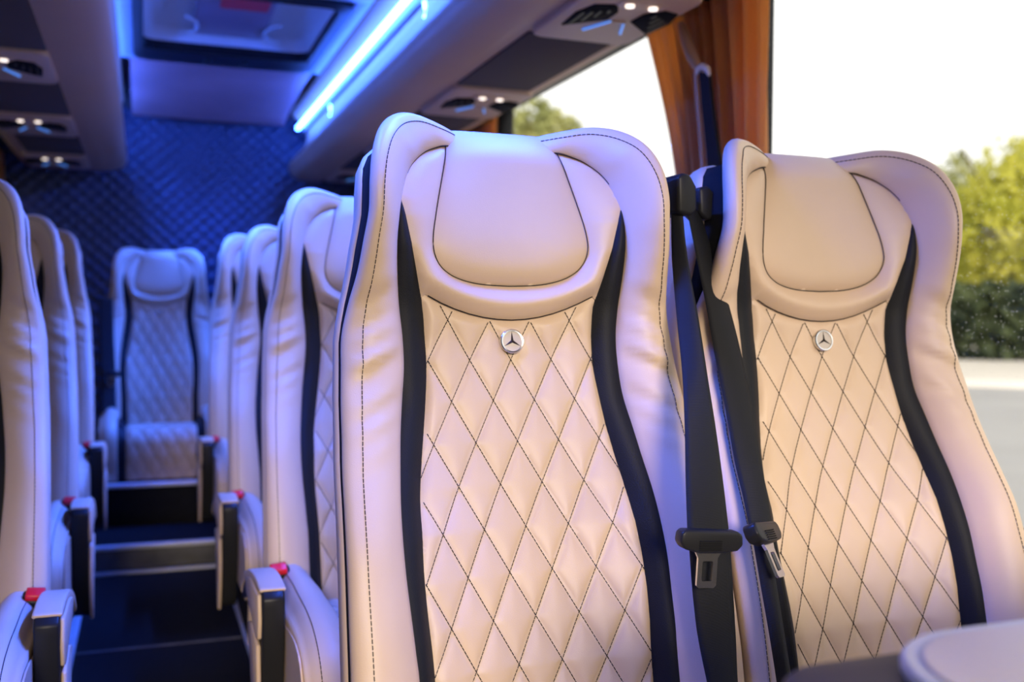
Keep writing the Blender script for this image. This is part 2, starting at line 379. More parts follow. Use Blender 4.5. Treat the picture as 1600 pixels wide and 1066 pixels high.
    o = struct(obj('ceiling_rear_panel', fixn(mesh('ceiling_rear_panel', mb.V, mb.F, GLOSS))))
    # roof hatch
    t = thing('roof_hatch', 'black-framed roof hatch with a dished dark cover in the ceiling', 'roof hatch', (XC, (HY0 + HY1) / 2, H + 1.0))
    L = lambda b: (b[0] - XC, b[1] - XC, b[2] - (HY0 + HY1) / 2, b[3] - (HY0 + HY1) / 2, b[4], b[5])
    out = rrect(*L((HX0, HX1, HY0, HY1, 0, 0))[:4], .06, 8); inn = rrect(*L((HX0 + .035, HX1 - .04, HY0 + .04, HY1 - .20, 0, 0))[:4], .05, 8); n = len(out)
    V = [(x, y, -.012) for x, y in out] + [(x, y, -.018) for x, y in inn] + [(x, y, .05) for x, y in inn] + [(x, y, .05) for x, y in out]; F = []
    for k in range(4):
        for i in range(n): F.append((k * n + i, k * n + (i + 1) % n, ((k + 1) % 4) * n + (i + 1) % n, ((k + 1) % 4) * n + i))
    obj('frame', fixn(mesh('frame', V, F, BLACKG, False)), t)
    V = [(x, y, .02) for x, y in inn] + [(x * .95, y * .95, .055) for x, y in inn] + [(x * .8, y * .85, .07) for x, y in inn]; F = []
    for k in range(2):
        for i in range(n): F.append((k * n + i, k * n + (i + 1) % n, (k + 1) * n + (i + 1) % n, (k + 1) * n + i))
    F.append(tuple(2 * n + i for i in range(n)))
    cv = obj('dished_cover', fixn(mesh('dished_cover', V, F, DOME)), t)
    m = MB(); m.prism(rrect(-.135, .125, -.42, .255, .03), .045, .0695, 'z'); obj('centre_panel', m.mesh('centre_panel', SMOKE, bevel=.004), cv)
    for s in (-1, 1):
        m = MB(); m.tube([(s * .19 - s * .07 * math.cos(q), .13 + .12 * math.sin(q), .04) for q in np.linspace(-1.2, 1.5, 14)], .006, 8); obj('grip', m.mesh('grip', DOME, True), cv)
        m = MB(); m.box(s * .07 - .012, s * .07 + .012, .36, .40, -.03, -.012); obj('latch', m.mesh('latch', PLB, bevel=.003), t)
    m = MB(); m.prism(rrect(-.06, .1, -.38, -.13, .01), .0405, .0445, 'z'); obj('warning_label', m.mesh('warning_label', REDL), cv)
shell()

# ------------------------------------------------------------------ luggage racks, service units, light strips
RP = [(.70, 1.0), (.715, .985), (.745, .965), (.772, .935), (.78, .90), (.776, .86), (.762, .825), (.738, .795), (.71, .772), (.692, .747), (.686, .718), (.696, .69), (.72, .672), (.76, .662), (.80, .659), (.84, .660), (1.07, .660), (1.10, .664), (1.125, .675), (1.15, .70), (1.165, .74), (1.20, .79), (1.27, .815), (1.27, 1.05), (.70, 1.05)]
def racks():
    for s, nm, lab in ((1, 'right', 'beige overhead luggage rack above the double seats by the side window'), (-1, 'left', 'beige overhead luggage rack above the single seats across the aisle')):
        fx = (lambda x: x) if s == 1 else mir
        t = thing('luggage_rack', lab, 'luggage rack', (fx(1.0), 1.75, H + .66)); ox, oy, oz = t.location
        prof = catmull(RP[:23], 3).tolist() + RP[23:]
        P = [[(fx(x) - ox, y - oy, z + H - oz) for x, z in prof] for y in (YF + .05, 0, 1.5, 3, 4.3, 5.0, 5.09)]
        P.append([(fx(.98 + (x - .98) * .985) - ox, 5.125 - oy, .86 + (z - .86) * .975 + H - oz) for x, z in prof])
        V, F = grid(P, flip=(s == 1)); n = len(prof); F += [tuple((len(P) - 1) * n + i for i in range(n)), tuple(range(n))]
        me = fixn(mesh('rack_shell', V, F, RACK)); bm = bmesh.new(); bm.from_mesh(me)
        for e in bm.edges:
            if len(e.link_faces) == 2 and e.calc_face_angle() > .8: e.smooth = False
        bm.to_mesh(me); bm.free(); obj('rack_shell', me, t)
        if s == 1: units = [(.86, 1.26), (1.80, 2.18), (2.76, 3.16), (3.64, 4.04), (4.56, 4.97)]
        else: units = [(.95, 1.35), (1.90, 2.26), (2.79, 3.15), (3.68, 4.08), (4.58, 4.98)]
        edges = [YF + .2] + [v for u in units for v in u] + [5.07]
        for i in range(0, len(edges), 2):
            a, b = edges[i] + .006, edges[i + 1] - .006
            x0, x1 = sorted((fx(.845), fx(1.068))); m = MB(); m.box(x0 - ox, x1 - ox, a - oy, b - oy, -.006, .01); obj('underside_panel', m.mesh('underside_panel', FAB, bevel=.003), t)
        for a, b in units:
            c = (a + b) / 2; hl = (b - a) / 2
            def Q(x, y): return (fx(x) - ox, c + y - oy)
            x0, x1 = sorted((fx(.842) - ox, fx(1.092) - ox)); m = MB()
            m.prism(rrect(x0, x1, a - oy, b - oy, .035), -.014, .012, 'z'); u = obj('service_unit', m.mesh('service_unit', UNIT, bevel=.005), t)
            for vx, sg in ((.918, 1), (1.045, -1)):      # two air vents, a slanted hexagon each
                m = MB(); pts = [Q(vx + sg * px_, py) for px_, py in ((-.042, .075), (-.05, -.02), (-.035, -.085), (.012, -.10), (.034, -.055), (.036, .0))]
                m.prism(pts, -.0175, -.004, 'z'); v = obj('air_vent', m.mesh('air_vent', CORE, bevel=.002), u)
                m = MB()
                for k in range(4):
                    q = [Q(vx + sg * (-.036 + .015 * k), .055 - .035 * k), Q(vx + sg * (-.03 + .015 * k), .055 - .035 * k), Q(vx + sg * (-.034 + .015 * k), -.035 - .012 * k), Q(vx + sg * (-.04 + .015 * k), -.035 - .012 * k)]
                    m.prism(q, -.0195, -.017, 'z')
                obj('vent_slats', m.mesh('vent_slats', PLB), v)
                m = MB(); e = [Q(vx + sg * px_, py) for px_, py in ((.014, .088), (.045, .01), (.049, .01), (.019, .091))]
                m.prism(e, -.0185, -.012, 'z'); obj('blue_edge_streak', m.mesh('blue_edge_streak', BLUEL), u)  # emissive blue streak along the vent edge
            m = MB(); m.prism([Q(.97, .012), Q(1.0, .012), Q(1.0, .004), Q(.97, .004)], -.0178, -.012, 'z'); obj('lever', m.mesh('lever', UNIT), u)
            x0, x1 = sorted((Q(.925, 0)[0], Q(1.038, 0)[0])); m = MB(); m.prism(rrect(x0, x1, a + .055 - oy, a + .105 - oy, .012), -.0165, -.01, 'z'); h = obj('lamp_plate', m.mesh('lamp_plate', UNIT, bevel=.002), u)
            for lx in (.952, 1.006):
                m = MB(); q = Q(lx, 0); m.tube([(q[0], a + .08 - oy, -.021), (q[0], a + .08 - oy, -.012)], .010, 14); obj('reading_lamp', m.mesh('reading_lamp', LAMP), u)
        # LED strip
        t = thing('led_strip', 'glowing blue-white light strip along the %s rack cove' % ('window-side' if s == 1 else 'single-seat'), 'light strip', (fx(.737), 1.7, H + .93)); ox, oy, oz = t.location
        m = MB(); m.tube([(0, .95 - oy, 0), (0, 5.125 - oy, 0)], .0105, 12); obj('light_tube', m.mesh('light_tube', TUBE, True), t)
        m = MB(); m.prism([(s * p, q) for p, q in ((.016, .020), (.030, .022), (.037, .008), (.038, -.016), (.030, -.016), (.018, .004))], .93 - oy, 5.125 - oy); obj('channel', m.mesh('channel', CEIL), t)
        for y in (1.25, 2.86, 4.43):
            m = MB(); m.tube([(s * .03, y - oy, .0), (s * .042, y - oy, -.012), (s * .046, y - oy, -.03), (s * .044, y - oy, -.062)], [.006, .008, .0095, .009], 8); obj('hook', m.mesh('hook', TUBE, True), t)  # hooks are no lamps; tube emission added so they look bright
racks()

# ------------------------------------------------------------------ the seat (prototype meshes)
CW = .9824                                # cosine of the recline
def pt(u, w, v):                          # local: u across, w up the back, v forward; seat faces -y
    z = w * CW; return (u, .19 * z - v, z + H)
AK = [(-.56, .138, .055), (-.43, .1398, .053), (-.39, .1417, .052), (-.35, .1437, .047), (-.31, .144, .040), (-.27, .1418, .032), (-.23, .1387, .016), (-.19, .1325, .005), (-.15, .126, -.002), (-.11, .1205, -.006), (-.07, .1165, -.010), (-.03, .117, -.010), (.01, .120, -.004), (.05, .129, .014), (.09, .1385, .030), (.13, .1475, .038), (.142, .151, .038)]
AKs = catmull(AK, 4); 
def a_of(w): return np.interp(w, AKs[:, 0], AKs[:, 1])
PK = [(-.56, .055), (-.43, .053), (-.39, .052), (-.35, .047), (-.31, .040), (-.27, .032), (-.23, .016), (-.19, .005), (-.15, -.002), (-.11, -.006), (-.07, -.010), (-.03, -.010), (.01, -.004), (.05, .014), (.09, .030), (.13, .038), (.15, .037), (.175, .034), (.2, .029), (.224, .015), (.25, 0)]
def pa_of(w): return np.interp(w, [k[0] for k in PK], [k[1] for k in PK])
def vc_of(w): return np.interp(w, [-.56, -.43, -.33, -.23, -.12, -.05, .02, .1, .2, .25], [.035, .03, .016, .0, -.010, -.014, -.006, .0, .0, 0])
def base(u, w):
    aa = np.where(w < .13, a_of(w), .15); return vc_of(w) + (pa_of(w) - vc_of(w)) * np.minimum(1.15, np.abs(u) / aa) ** 2
IK = [(.164, -.56, .078), (.164, -.43, .075), (.166, -.39, .072), (.168, -.35, .065), (.170, -.31, .058), (.1699, -.27, .048), (.1678, -.23, .036), (.1633, -.19, .022), (.1585, -.15, .010), (.1525, -.11, 0), (.1485, -.07, 0), (.1485, -.03, 0), (.1525, .01, .005), (.156, .05, .018), (.1575, .09, .031), (.1555, .12, .038), (.151, .148, .038), (.142, .175, .030), (.130, .195, .022), (.112, .211, .012), (.095, .219, .005), (.080, .2235, .0), (.056, .2255, -.012)]
OK = [(.238, -.56, .095), (.238, -.43, .095), (.2375, -.39, .093), (.237, -.35, .090), (.236, -.31, .085), (.235, -.27, .078), (.233, -.23, .063), (.231, -.19, .047), (.228, -.15, .034), (.226, -.11, .024), (.223, -.07, .016), (.2205, -.03, .012), (.213, .01, .022), (.205, .05, .046), (.2, .09, .067), (.1955, .125, .082), (.1945, .16, .088), (.190, .195, .085), (.178, .227, .072), (.156, .249, .05), (.124, .258, .024), (.084, .2515, .0), (.052, .245, -.03)]
Is, Os = catmull(IK, 5), catmull(OK, 5)
bow = lambda u: -.008 + .038 * (np.abs(u) / .125) ** 2
QX, QZ = .0565, .0525
def qlines(u, w):                          # distance to the nearest quilting line
    f = (u + .001) / QX; g = .5 * (w + .0608) / QZ
    a = (f + g) % 1; b = (f - g) % 1; k = 1 / math.hypot(1 / QX, .5 / QZ)
    return np.minimum(np.minimum(a, 1 - a), np.minimum(b, 1 - b)) * k
def dashes(mb, pts, r=.0006, dash=.0042, gap=.0009):
    """stitches: short dark threads along a 3-D polyline"""
    pts = [Vector(p) for p in pts]; i = 0; pos = 0.; L = [0.]
    for k in range(1, len(pts)): L.append(L[-1] + (pts[k] - pts[k - 1]).length)
    def at(s):
        j = min(max(1, int(np.searchsorted(L, s))), len(L) - 1); t = (s - L[j - 1]) / max(L[j] - L[j - 1], 1e-9); return pts[j - 1].lerp(pts[j], t)
    s = 0
    while s + dash < L[-1]:
        mb.tube([at(s), at(s + dash)], r, 4, False); s += dash + gap
def seat_meshes():
    D = {}
    # quilted panel
    ws = np.linspace(-.56, .03, 60); rt = [(a_of(w), w) for w in ws if w < bow(a_of(w)) - .0005]; we = rt[-1]
    us = np.linspace(we[0], -we[0], 40)[1:-1]
    poly = rt + [(u, bow(u)) for u in us] + [(-u, w) for u, w in rt[::-1]]
    ex = []; lines = []
    for sg in (1, -1):
        for k in range(-16, 17):
            # line: .5*u/QX + sg*.5*(w+.0608)/QZ = k
            L_ = []
            for w in np.arange(-.56, .04, .004):
                u = (k - sg * .5 * (w + .0608) / QZ) * QX - .001
                if abs(u) < a_of(w) and w < bow(u): L_.append((u, w))
            if len(L_) > 3: ex += L_; lines.append(L_)
    P, T, d = patch(poly, .0046, extra=ex)
    ql = qlines(P[:, 0], P[:, 1])
    relief = lambda u, w, dd: base(u, w) + .0062 * (1 - np.exp(-qlines(u, w) / .0085)) * np.clip(dd / .012, 0, 1) - .003 * np.exp(-dd / .003)
    v = relief(P[:, 0], P[:, 1], d)
    D['quilted_panel'] = fixn(mesh('quilted_panel', [pt(*q) for q in zip(P[:, 0], P[:, 1], v)], T, LE))
    mb = MB()
    for L_ in lines: dashes(mb, [pt(u, w, float(base(np.array(u), np.array(w))) + .0007) for u, w in L_])
    dashes(mb, [pt(u, float(bow(u)), float(base(np.array(u), np.array(bow(u)))) + .0012) for u in us], .0007, .02, .0)
    D['quilt_stitching'] = mb.mesh('stitching', THREAD)
    # headrest outline
    hr = [(.0775, .2475), (.0775, .232), (.0815, .212), (.088, .185), (.0955, .155), (.1025, .125), (.1065, .103), (.107, .087), (.1035, .073), (.095, .060), (.080, .0495), (.060, .0425), (.035, .0385), (0, .037)]
    hr = [tuple(p) for p in catmull(hr, 3)]; hpoly = hr + [(-u, w) for u, w in hr[-2::-1]]
    # neck cushion
    side = [(a_of(w), w) for w in np.linspace(we[1], .14, 26)] + [(u, w) for u, w, v_ in Is[80:-8:2]] + [(.0785, .2245), (.0782, .2478)]
    poly = side + [(-u, w) for u, w in side[::-1]] + [(u, bow(u)) for u in us[::-1]]
    P, T, d = patch(poly, .006, hole=[(u * .985, .037 + (w - .037) * .985 + .001) for u, w in hpoly])
    wr = lambda w: -.03 * np.clip((w - .205) / .045, 0, 1.2) ** 2
    bulge = .013 * np.clip(1 - np.abs(P[:, 1] - bow(P[:, 0]) - .022) / .04, 0, 1)
    v = base(P[:, 0], P[:, 1]) + (.007 + bulge) * (1 - np.exp(-d / .010)) - .002 + wr(P[:, 1])
    D['neck_cushion'] = fixn(mesh('neck_cushion', [pt(*q) for q in zip(P[:, 0], P[:, 1], v)], T, LE))
    P, T, d = patch(hpoly, .006)
    top = P[:, 1] > .2465
    d2 = np.where(P[:, 1] > .15, pdist(P, hpoly[:1] + hr + [(-u, w) for u, w in hr[-2::-1]] + [(-.0775, .4), (.0775, .4)]), d)
    f = lambda u, w: .45 * base(u, w)
    v = base(P[:, 0], P[:, 1]) * (.5 + .5 * np.exp(-d2 / .012)) + (.016) * (1 - np.exp(-d2 / .014)) - .0015 + wr(P[:, 1]) * 1.1
    V = [pt(*q) for q in zip(P[:, 0], P[:, 1], v)]
    # roll the pad over the top edge and down behind
    tp = sorted([(P[i, 0], i) for i in range(len(P)) if top[i]]); prev = [i for _, i in tp]
    for dv, dw in ((.012, .004), (.026, .005), (.045, .001), (.06, -.012)):
        k = len(V); V += [pt(P[i, 0], P[i, 1] + dw, v[i] - dv) for i in [i for _, i in tp]]
        T = T + [(prev[j], prev[j + 1], k + j + 1, k + j) for j in range(len(tp) - 1)]; prev = list(range(k, k + len(tp)))
    D['headrest'] = fixn(mesh('headrest', V, T, LE))
    mb = MB(); mb.tube([pt(u, w, float(base(np.array(u), np.array(w))) + .0002 + float(wr(w))) for u, w in hpoly], .0007, 5); D['headrest_seam'] = mb.mesh('seam', THREAD, True)
    # side bolster: swept pad with ears, mirrored for the other side
    def wrinkle(u, w, s):
        a = math.exp(-((w + .055) / .085) ** 2) * math.sin(math.pi * min(1, max(0, s)) ) ** .6
        return a * (.0044 * math.sin(128 * w + 62 * u + 3.2 * math.sin(27 * w + 9 * u + 2)) + .0024 * math.sin(215 * w + 95 * u + 1.3) ) + .0006 * math.sin(60 * w + 20 * u) * math.sin(math.pi * min(1, max(0, s)))
    for sg, nm in ((1, 'r'), (-1, 'l')):
        P = []; st = []; seam = []
        for i in range(len(Is)):
            I, O = Is[i], Os[i]; n = np.array([O[0] - I[0], O[1] - I[1]]); n /= np.linalg.norm(n); row = []
            e = 1 - max(0, (I[1] - .2) / .024) * .7 if O[0] < .19 and I[1] > .2 else 1
            row.append((I[0] - .002, I[1], I[2] - .010))
            for k in range(15):
                s = k / 14; p = I * (1 - s) + O * s
                bu = (.021 * (math.sin(math.pi * min(.999, s * .93 + .02)) ** .75)) * e
                row.append((p[0], p[1], p[2] + bu + wrinkle(p[0], p[1], s)))
            c_ = np.array(row[-1]); st.append((I * .23 + O * .77) + np.array([0, 0, .021 * math.sin(math.pi * (.77 * .93 + .02)) ** .75 * e + .0009 + wrinkle(I[0] * .23 + O[0] * .77, I[1] * .23 + O[1] * .77, .77)])); seam.append(I + np.array([0, 0, .0015]))
            vb = O[2] - .026 - .03 * max(0, (i - 96) / (len(Is) - 97))
            for q, k in ((.25, .004), (.5, .0045), (.75, .003), (1., .0), (1.0, -.012)):
                vv = c_[2] + (vb - c_[2]) * q - (.004 if k < 0 else 0)
                row.append((O[0] + n[0] * k, O[1] + n[1] * k, vv))
            P.append([pt(sg * u, w, v) for u, w, v in row])
        V, F = grid(P); D['bolster_' + nm] = fixn(mesh('side_bolster', V, F, LE))
        mb = MB(); dashes(mb, [pt(sg * u, w, v) for u, w, v in st], .0006, .005, .0014)
        mb.tube([pt(sg * u, w, v) for u, w, v in seam[86:-4]], .0008, 4); D['bolster_stitch_' + nm] = mb.mesh('stitching', THREAD)
        # black insert
        P = []
        for w in np.linspace(-.56, .143, 80):
            j = np.interp(w, Is[:88, 1], np.arange(88)); I = [np.interp(j, np.arange(len(Is)), Is[:, c]) for c in range(3)]
            a, p0 = float(a_of(w)), float(pa_of(w)); b, p1 = max(I[0], a + .0004), I[2]
            P.append([pt(sg * (a + (b - a) * s), w, p0 + (p1 - p0) * s + .006 * math.sin(math.pi * s) * min(1, (b - a) / .02) - .0015) for s in np.linspace(-.05, 1.05, 9)])
        V, F = grid(P); D['insert_' + nm] = fixn(mesh('black_insert', V, F, BK))
    # core and back shell
    def half(off):
        L_ = [(o[0] + off, o[1], o[2]) for o in Os[::3] if o[1] < .17 and o[0] > .18] + [(.191 + off, .185, .082), (.182 + off, .203, .073), (.164, .219 + off, .054), (.135, .227 + off, .03), (.08, .231 + off, -.015), (0, .232 + off, -.02)]
        return L_ + [(-u, w, v) for u, w, v in L_[-2::-1]]
    def loft(rings, m, nm, front=True):
        n = len(rings[0]); V = [p for r in rings for p in r]; F = []
        for k in range(len(rings) - 1):
            for i in range(n): F.append((k * n + i, k * n + (i + 1) % n, (k + 1) * n + (i + 1) % n, (k + 1) * n + i))
        F += ([tuple(range(n))] if front else []) + [tuple((len(rings) - 1) * n + i for i in range(n))]
        return fixn(mesh(nm, V, F, m))
    hc = half(.0005); D['core'] = loft([[pt(u * .72, w - .03 if w > .1 else w, -.035) for u, w, v in hc], [pt(u * .97, w, v - .014) for u, w, v in hc], [pt(u * .985, w, v - .026) for u, w, v in hc], [pt(u, w, v - .031) for u, w, v in hc], [pt(u, w, v - .08) for u, w, v in hc], [pt(u * .7, w, -.085) for u, w, v in hc]], CORE, 'backrest_core')
    h0 = [(u, w, v - .009 - .028 * min(1, max(0, (w + .01) / .08))) for u, w, v in half(.003)]; rings = []
    for sc, dv, fl in ((.95, -.042, 0), (.985, -.036, 0), (1.0, -.040, 0), (1.004, -.052, 0), (.99, -.075, .1), (.96, -.10, .3), (.90, -.12, .6), (.78, -.13, .85), (.5, -.135, 1)):
        rings.append([pt(u * sc, (w + .2) * (sc * .5 + .5) - .2, (v + dv) * (1 - fl) + fl * (-.085 + dv * .2)) for u, w, v in h0])
    D['shell'] = loft(rings, LE, 'backrest_shell', False)
    # emblem: disc, ring and three-pointed star
    c0 = (0, -.036); bz = float(base(np.array(0.), np.array(-.036))) + .0055; n = 40
    def ring(r, v): return [pt(c0[0] + r * math.cos(q), c0[1] + r * math.sin(q), bz + v) for q in [2 * math.pi * k / n for k in range(n)]]
    D['emblem'] = loft([ring(.0145, -.003), ring(.0145, .0012), ring(.002, .0015)], BADGE, 'emblem')
    for p in D['emblem'].polygons: p.use_smooth = False
    R_ = [ring(.0128, .0005), ring(.0132, .0026), ring(.0150, .003), ring(.0163, .0018), ring(.0165, -.003)]
    V = [p for r in R_ for p in r]; F = [(k * n + i, k * n + (i + 1) % n, (k + 1) * n + (i + 1) % n, (k + 1) * n + i) for k in range(4) for i in range(n)]
    D['ring'] = fixn(mesh('ring', V, F, CHR, False))
    V = [pt(c0[0], c0[1], bz + .0036)]; F = []
    for k in range(6):
        q = math.pi / 2 + k * math.pi / 3; r = .0131 if k % 2 == 0 else .0022; V.append(pt(c0[0] + r * math.cos(q), c0[1] + r * math.sin(q), bz + .0014))
    F = [(0, 1 + k, 1 + (k + 1) % 6) for k in range(6)]; D['star'] = fixn(mesh('star', V, F, mat('dark_chrome', (.10, .085, .08), .25, 1.0), False))
    # seat cushion: profile (forward, z) swept across
    prof = catmull([(-.03, -.548), (.06, -.54), (.16, -.533), (.28, -.520), (.38, -.508), (.44, -.508), (.482, -.522), (.508, -.555), (.516, -.61), (.512, -.665), (.5, -.715)], 5)
    nrm = np.gradient(prof, axis=0); nrm = np.stack([-nrm[:, 1], nrm[:, 0]], 1); nrm /= np.linalg.norm(nrm, axis=1)[:, None]
    arc = np.r_[0, np.cumsum(np.hypot(*np.diff(prof, axis=0).T))]
    def cp(u, i, h):
        p = prof[i] + nrm[i] * h; return (u, -.10 - p[0], p[1] + H)
    hb = lambda i: float(np.interp(arc[i], [0, .1, .25, .4, .5, .6, .75], [.075, .085, .08, .058, .04, .025, .012]))
    us = np.linspace(-.138, .138, 47); P = []; fine = np.linspace(0, len(prof) - 1, 150)
    def cpf(u, t, h):
        i = int(t); f_ = t - i; i2 = min(i + 1, len(prof) - 1); a_, b_ = cp(u, i, h), cp(u, i2, h); return tuple(x * (1 - f_) + y * f_ for x, y in zip(a_, b_))
    for t in fine:
        s = np.interp(t, np.arange(len(prof)), arc); row = []
        for u in us:
            dd = min(.138 - abs(u), .05); row.append(cpf(u, t, .0062 * (1 - math.exp(-float(qlines(np.array(u), np.array(s))) / .0085)) * min(1, dd / .012) - .004 * math.exp(-dd / .003)))
        P.append(row)
    V, F = grid(P); D['cushion'] = fixn(mesh('seat_cushion', V, F, LE))
    mb = MB()
    for sg in (1, -1):
        for k in range(-4, 22):
            L_ = []
            for s in np.arange(0, arc[-1], .01):
                u = (sg * k - sg * .5 * (s + .0608) / QZ) * QX - .001
                if abs(u) < .136: L_.append(cpf(u, float(np.interp(s, arc, np.arange(len(arc)))), .0008))
            if len(L_) > 2: mb.tube(L_, .0007, 4, False)
    D['cushion_stitching'] = mb.mesh('stitching', THREAD)
    for sg, nm in ((1, 'r'), (-1, 'l')):
        P = []; Pi = []; st = []
        for i in range(len(prof)):
            h = hb(i); Pi.append([cp(sg * (.134 + .038 * s), i, -.004 + h * .55 * s ** 2 + .004 * math.sin(math.pi * s)) for s in np.linspace(0, 1, 8)])
            row = [cp(sg * .170, i, h * .4)]
            for s in np.linspace(0, 1, 12): row.append(cp(sg * (.169 + .066 * s), i, h * (.5 + .5 * math.sin(math.pi * (.15 + .75 * s)) ** 1) * (1 if s < .8 else 1 - (s - .8) * .8)))
            row += [cp(sg * .238, i, h * .55), cp(sg * .238, i, h * .2 - .01), cp(sg * .228, i, -.035)]
            P.append(row); st.append(cp(sg * (.169 + .066 * .72), i, h * (.5 + .5 * math.sin(math.pi * (.15 + .75 * .72))) + .0008))
        V, F = grid(P); D['cb_' + nm] = fixn(mesh('cushion_bolster', V, F, LE)); V, F = grid(Pi); D['ci_' + nm] = fixn(mesh('cushion_insert', V, F, BK))
        mb = MB(); dashes(mb, st, .0007, .006, .0014); D['cbs_' + nm] = mb.mesh('stitching', THREAD)
    # cushion pan, base
    pan = [(-.1 - f_ * 1.0, z - .035 + H) for f_, z in prof[2::3]] ; pan = [(y + .012, z) for y, z in pan] + [(-.12, .235), (-.07, .30)]
    mb = MB(); mb.prism(pan, -.228, .228, 'x'); D['pan'] = mb.mesh('cushion_pan', CORE)
    mb = MB(); mb.box(-.16, .16, -.48, -.42, .0, .235); mb.box(-.16, .16, -.16, -.10, .0, .235); mb.box(-.19, .19, -.50, -.08, .19, .24); D['base'] = mb.mesh('seat_base', PLB, bevel=.006)
    # aisle armrest and side cover, belt buckle
    for sg, nm in ((1, 'r'), (-1, 'l')):
        x0, x1 = .2435, .279
        topl = [(-.10, .44), (-.14, .468), (-.20, .492), (-.28, .511), (-.36, .519), (-.428, .516)]
        low = [(-.44, .505), (-.437, .43), (-.418, .34), (-.395, .27), (-.36, .27), (-.335, .36), (-.30, .43), (-.22, .45), (-.15, .43), (-.11, .42)]
        tl = catmull(topl, 4).tolist(); ll = catmull(low, 4).tolist()
        mb = MB(); mb.prism(tl + ll, sg * x0, sg * x1, 'x'); D['arm_' + nm] = mb.mesh('armrest', PLB, bevel=.004)
        capp = [(y - .002, z + .003) for y, z in tl] + [(y, z - (.004 if y < -.40 else .014)) for y, z in tl[::-1]]
        mb = MB(); mb.prism(capp, sg * (x0 - .003), sg * (x1 + .003), 'x'); D['armpad_' + nm] = mb.mesh('armrest_pad', LE, bevel=.004)
        sp = [(-.22, .488), (-.3, .506), (-.425, .510), (-.434, .47), (-.428, .44), (-.40, .432), (-.32, .45), (-.25, .46)]
        mb = MB(); mb.prism(sp, sg * (x1 - .001), sg * (x1 + .006), 'x'); D['armside_' + nm] = mb.mesh('armrest_side', LE, bevel=.003)
        cv = [(-.29, .43), (-.34, .442), (-.425, .43), (-.432, .38), (-.42, .31), (-.395, .255), (-.37, .255), (-.345, .33)]
        mb = MB(); mb.prism(cv, sg * .2795, sg * .287, 'x'); D['cover_' + nm] = mb.mesh('side_cover', LE, bevel=.004)
        shl = [(-.1 - f_, z + H + .02) for f_, z in prof[1:42:3]] + [(-.60, .33), (-.1, .31)]
        mb = MB(); mb.prism([(y, z) for y, z in shl], sg * .2395, sg * .2425, 'x'); D['cshell_' + nm] = mb.mesh('cushion_side_shell', LE)
        mb = MB(); mb.box(-.02, .02, -.014, .014, -.08, .03); D['buckle'] = mb.mesh('belt_buckle', PLB, bevel=.005)
        mb = MB(); mb.box(-.0145, .0145, -.0105, .0105, .022, .040); D['button'] = mb.mesh('release_button', RED, bevel=.003)
    return D
SM = seat_meshes()
def make_seat(label, cx, y0, dz, arm=None, group='beige passenger seats', name='passenger_seat', basez=0.0):
    t = thing(name, label, 'seat', (cx, y0, basez), group); z = dz - basez; L = (0, 0, z)
    obj('backrest_shell', SM['shell'], t, L); obj('backrest_core', SM['core'], t, L)
    q = obj('quilted_panel', SM['quilted_panel'], t, L); obj('stitching', SM['quilt_stitching'], q)
    obj('neck_cushion', SM['neck_cushion'], t, L); h = obj('headrest', SM['headrest'], t, L); obj('seam', SM['headrest_seam'], h)
    for s in ('l', 'r'):
        b = obj('side_bolster', SM['bolster_' + s], t, L); obj('stitching', SM['bolster_stitch_' + s], b)
        obj('black_insert', SM['insert_' + s], t, L, 'black leather side insert')
        b = obj('cushion_bolster', SM['cb_' + s], t, L); obj('stitching', SM['cbs_' + s], b)
        obj('cushion_insert', SM['ci_' + s], t, L)
    e = obj('emblem', SM['emblem'], t, L, 'round metal emblem with a three-pointed star'); obj('ring', SM['ring'], e); obj('star', SM['star'], e)
    c = obj('seat_cushion', SM['cushion'], t, L); obj('stitching', SM['cushion_stitching'], c)
    obj('cushion_pan', SM['pan'], t, L)
    hgt = .24 + dz - basez; b = obj('seat_base', SM['base'], t); b.scale = (1, 1, hgt / .24)
    for s in (('l', 'r') if basez < .1 else ()): obj('cushion_side_shell', SM['cshell_' + s], t, L)
    if arm:
        a = obj('armrest', SM['arm_' + arm], t, L); obj('armrest_pad', SM['armpad_' + arm], a); obj('armrest_side', SM['armside_' + arm], a)
        obj('side_cover', SM['cover_' + arm], t, L)
    sg = {'l': -1, 'r': 1}.get(arm, 1)
    if basez > .1: return t
    k = obj('belt_buckle', SM['buckle'], t, (sg * .226, -.22, z + H - .478), 'black belt buckle with a red button'); k.rotation_euler = (.55, sg * .1, 0); obj('release_button', SM['button'], k)
    return t
CXA, CXW, CXL = .452, .942, -.394
rows = [1.222, 2.02, 2.84, 3.70]
G1 = 'beige seats in pairs on the window side'; G2 = 'single beige seats across the aisle'; G3 = 'beige seats of the rear bench'
make_seat('nearest beige seat, in the centre, with quilted back and belts at its right', CXA, rows[0], 0, 'l', G1)
make_seat('near beige quilted seat at the right beside the large bright window', CXW, rows[0], 0, None, G1)
make_seat('blue-lit beige seat directly behind the nearest seat, aisle side', CXA, rows[1], -.003, 'l', G1)
make_seat('window-side beige seat hidden directly behind the two near seats', CXW, rows[1], -.003, None, G1)
make_seat('blue-lit aisle seat, third from the front on the window side', CXA, rows[2], -.012, 'l', G1, basez=-.0)
make_seat('window-side beige seat in the third row', CXW, rows[2], -.012, None, G1)
make_seat('blue-lit aisle seat, fourth and last before the rear bench on the window side', CXA, rows[3], .026, 'l', G1)
make_seat('window-side beige seat in the fourth row', CXW, rows[3], .026, None, G1)
make_seat('single beige seat nearest the camera at the left edge of the picture', CXL, rows[1], -.012, 'r', G2)
make_seat('second single beige seat on the left of the aisle', CXL, rows[2], -.006, 'r', G2)
make_seat('third single beige seat on the left, just before the rear bench', CXL, rows[3], .022, 'r', G2)
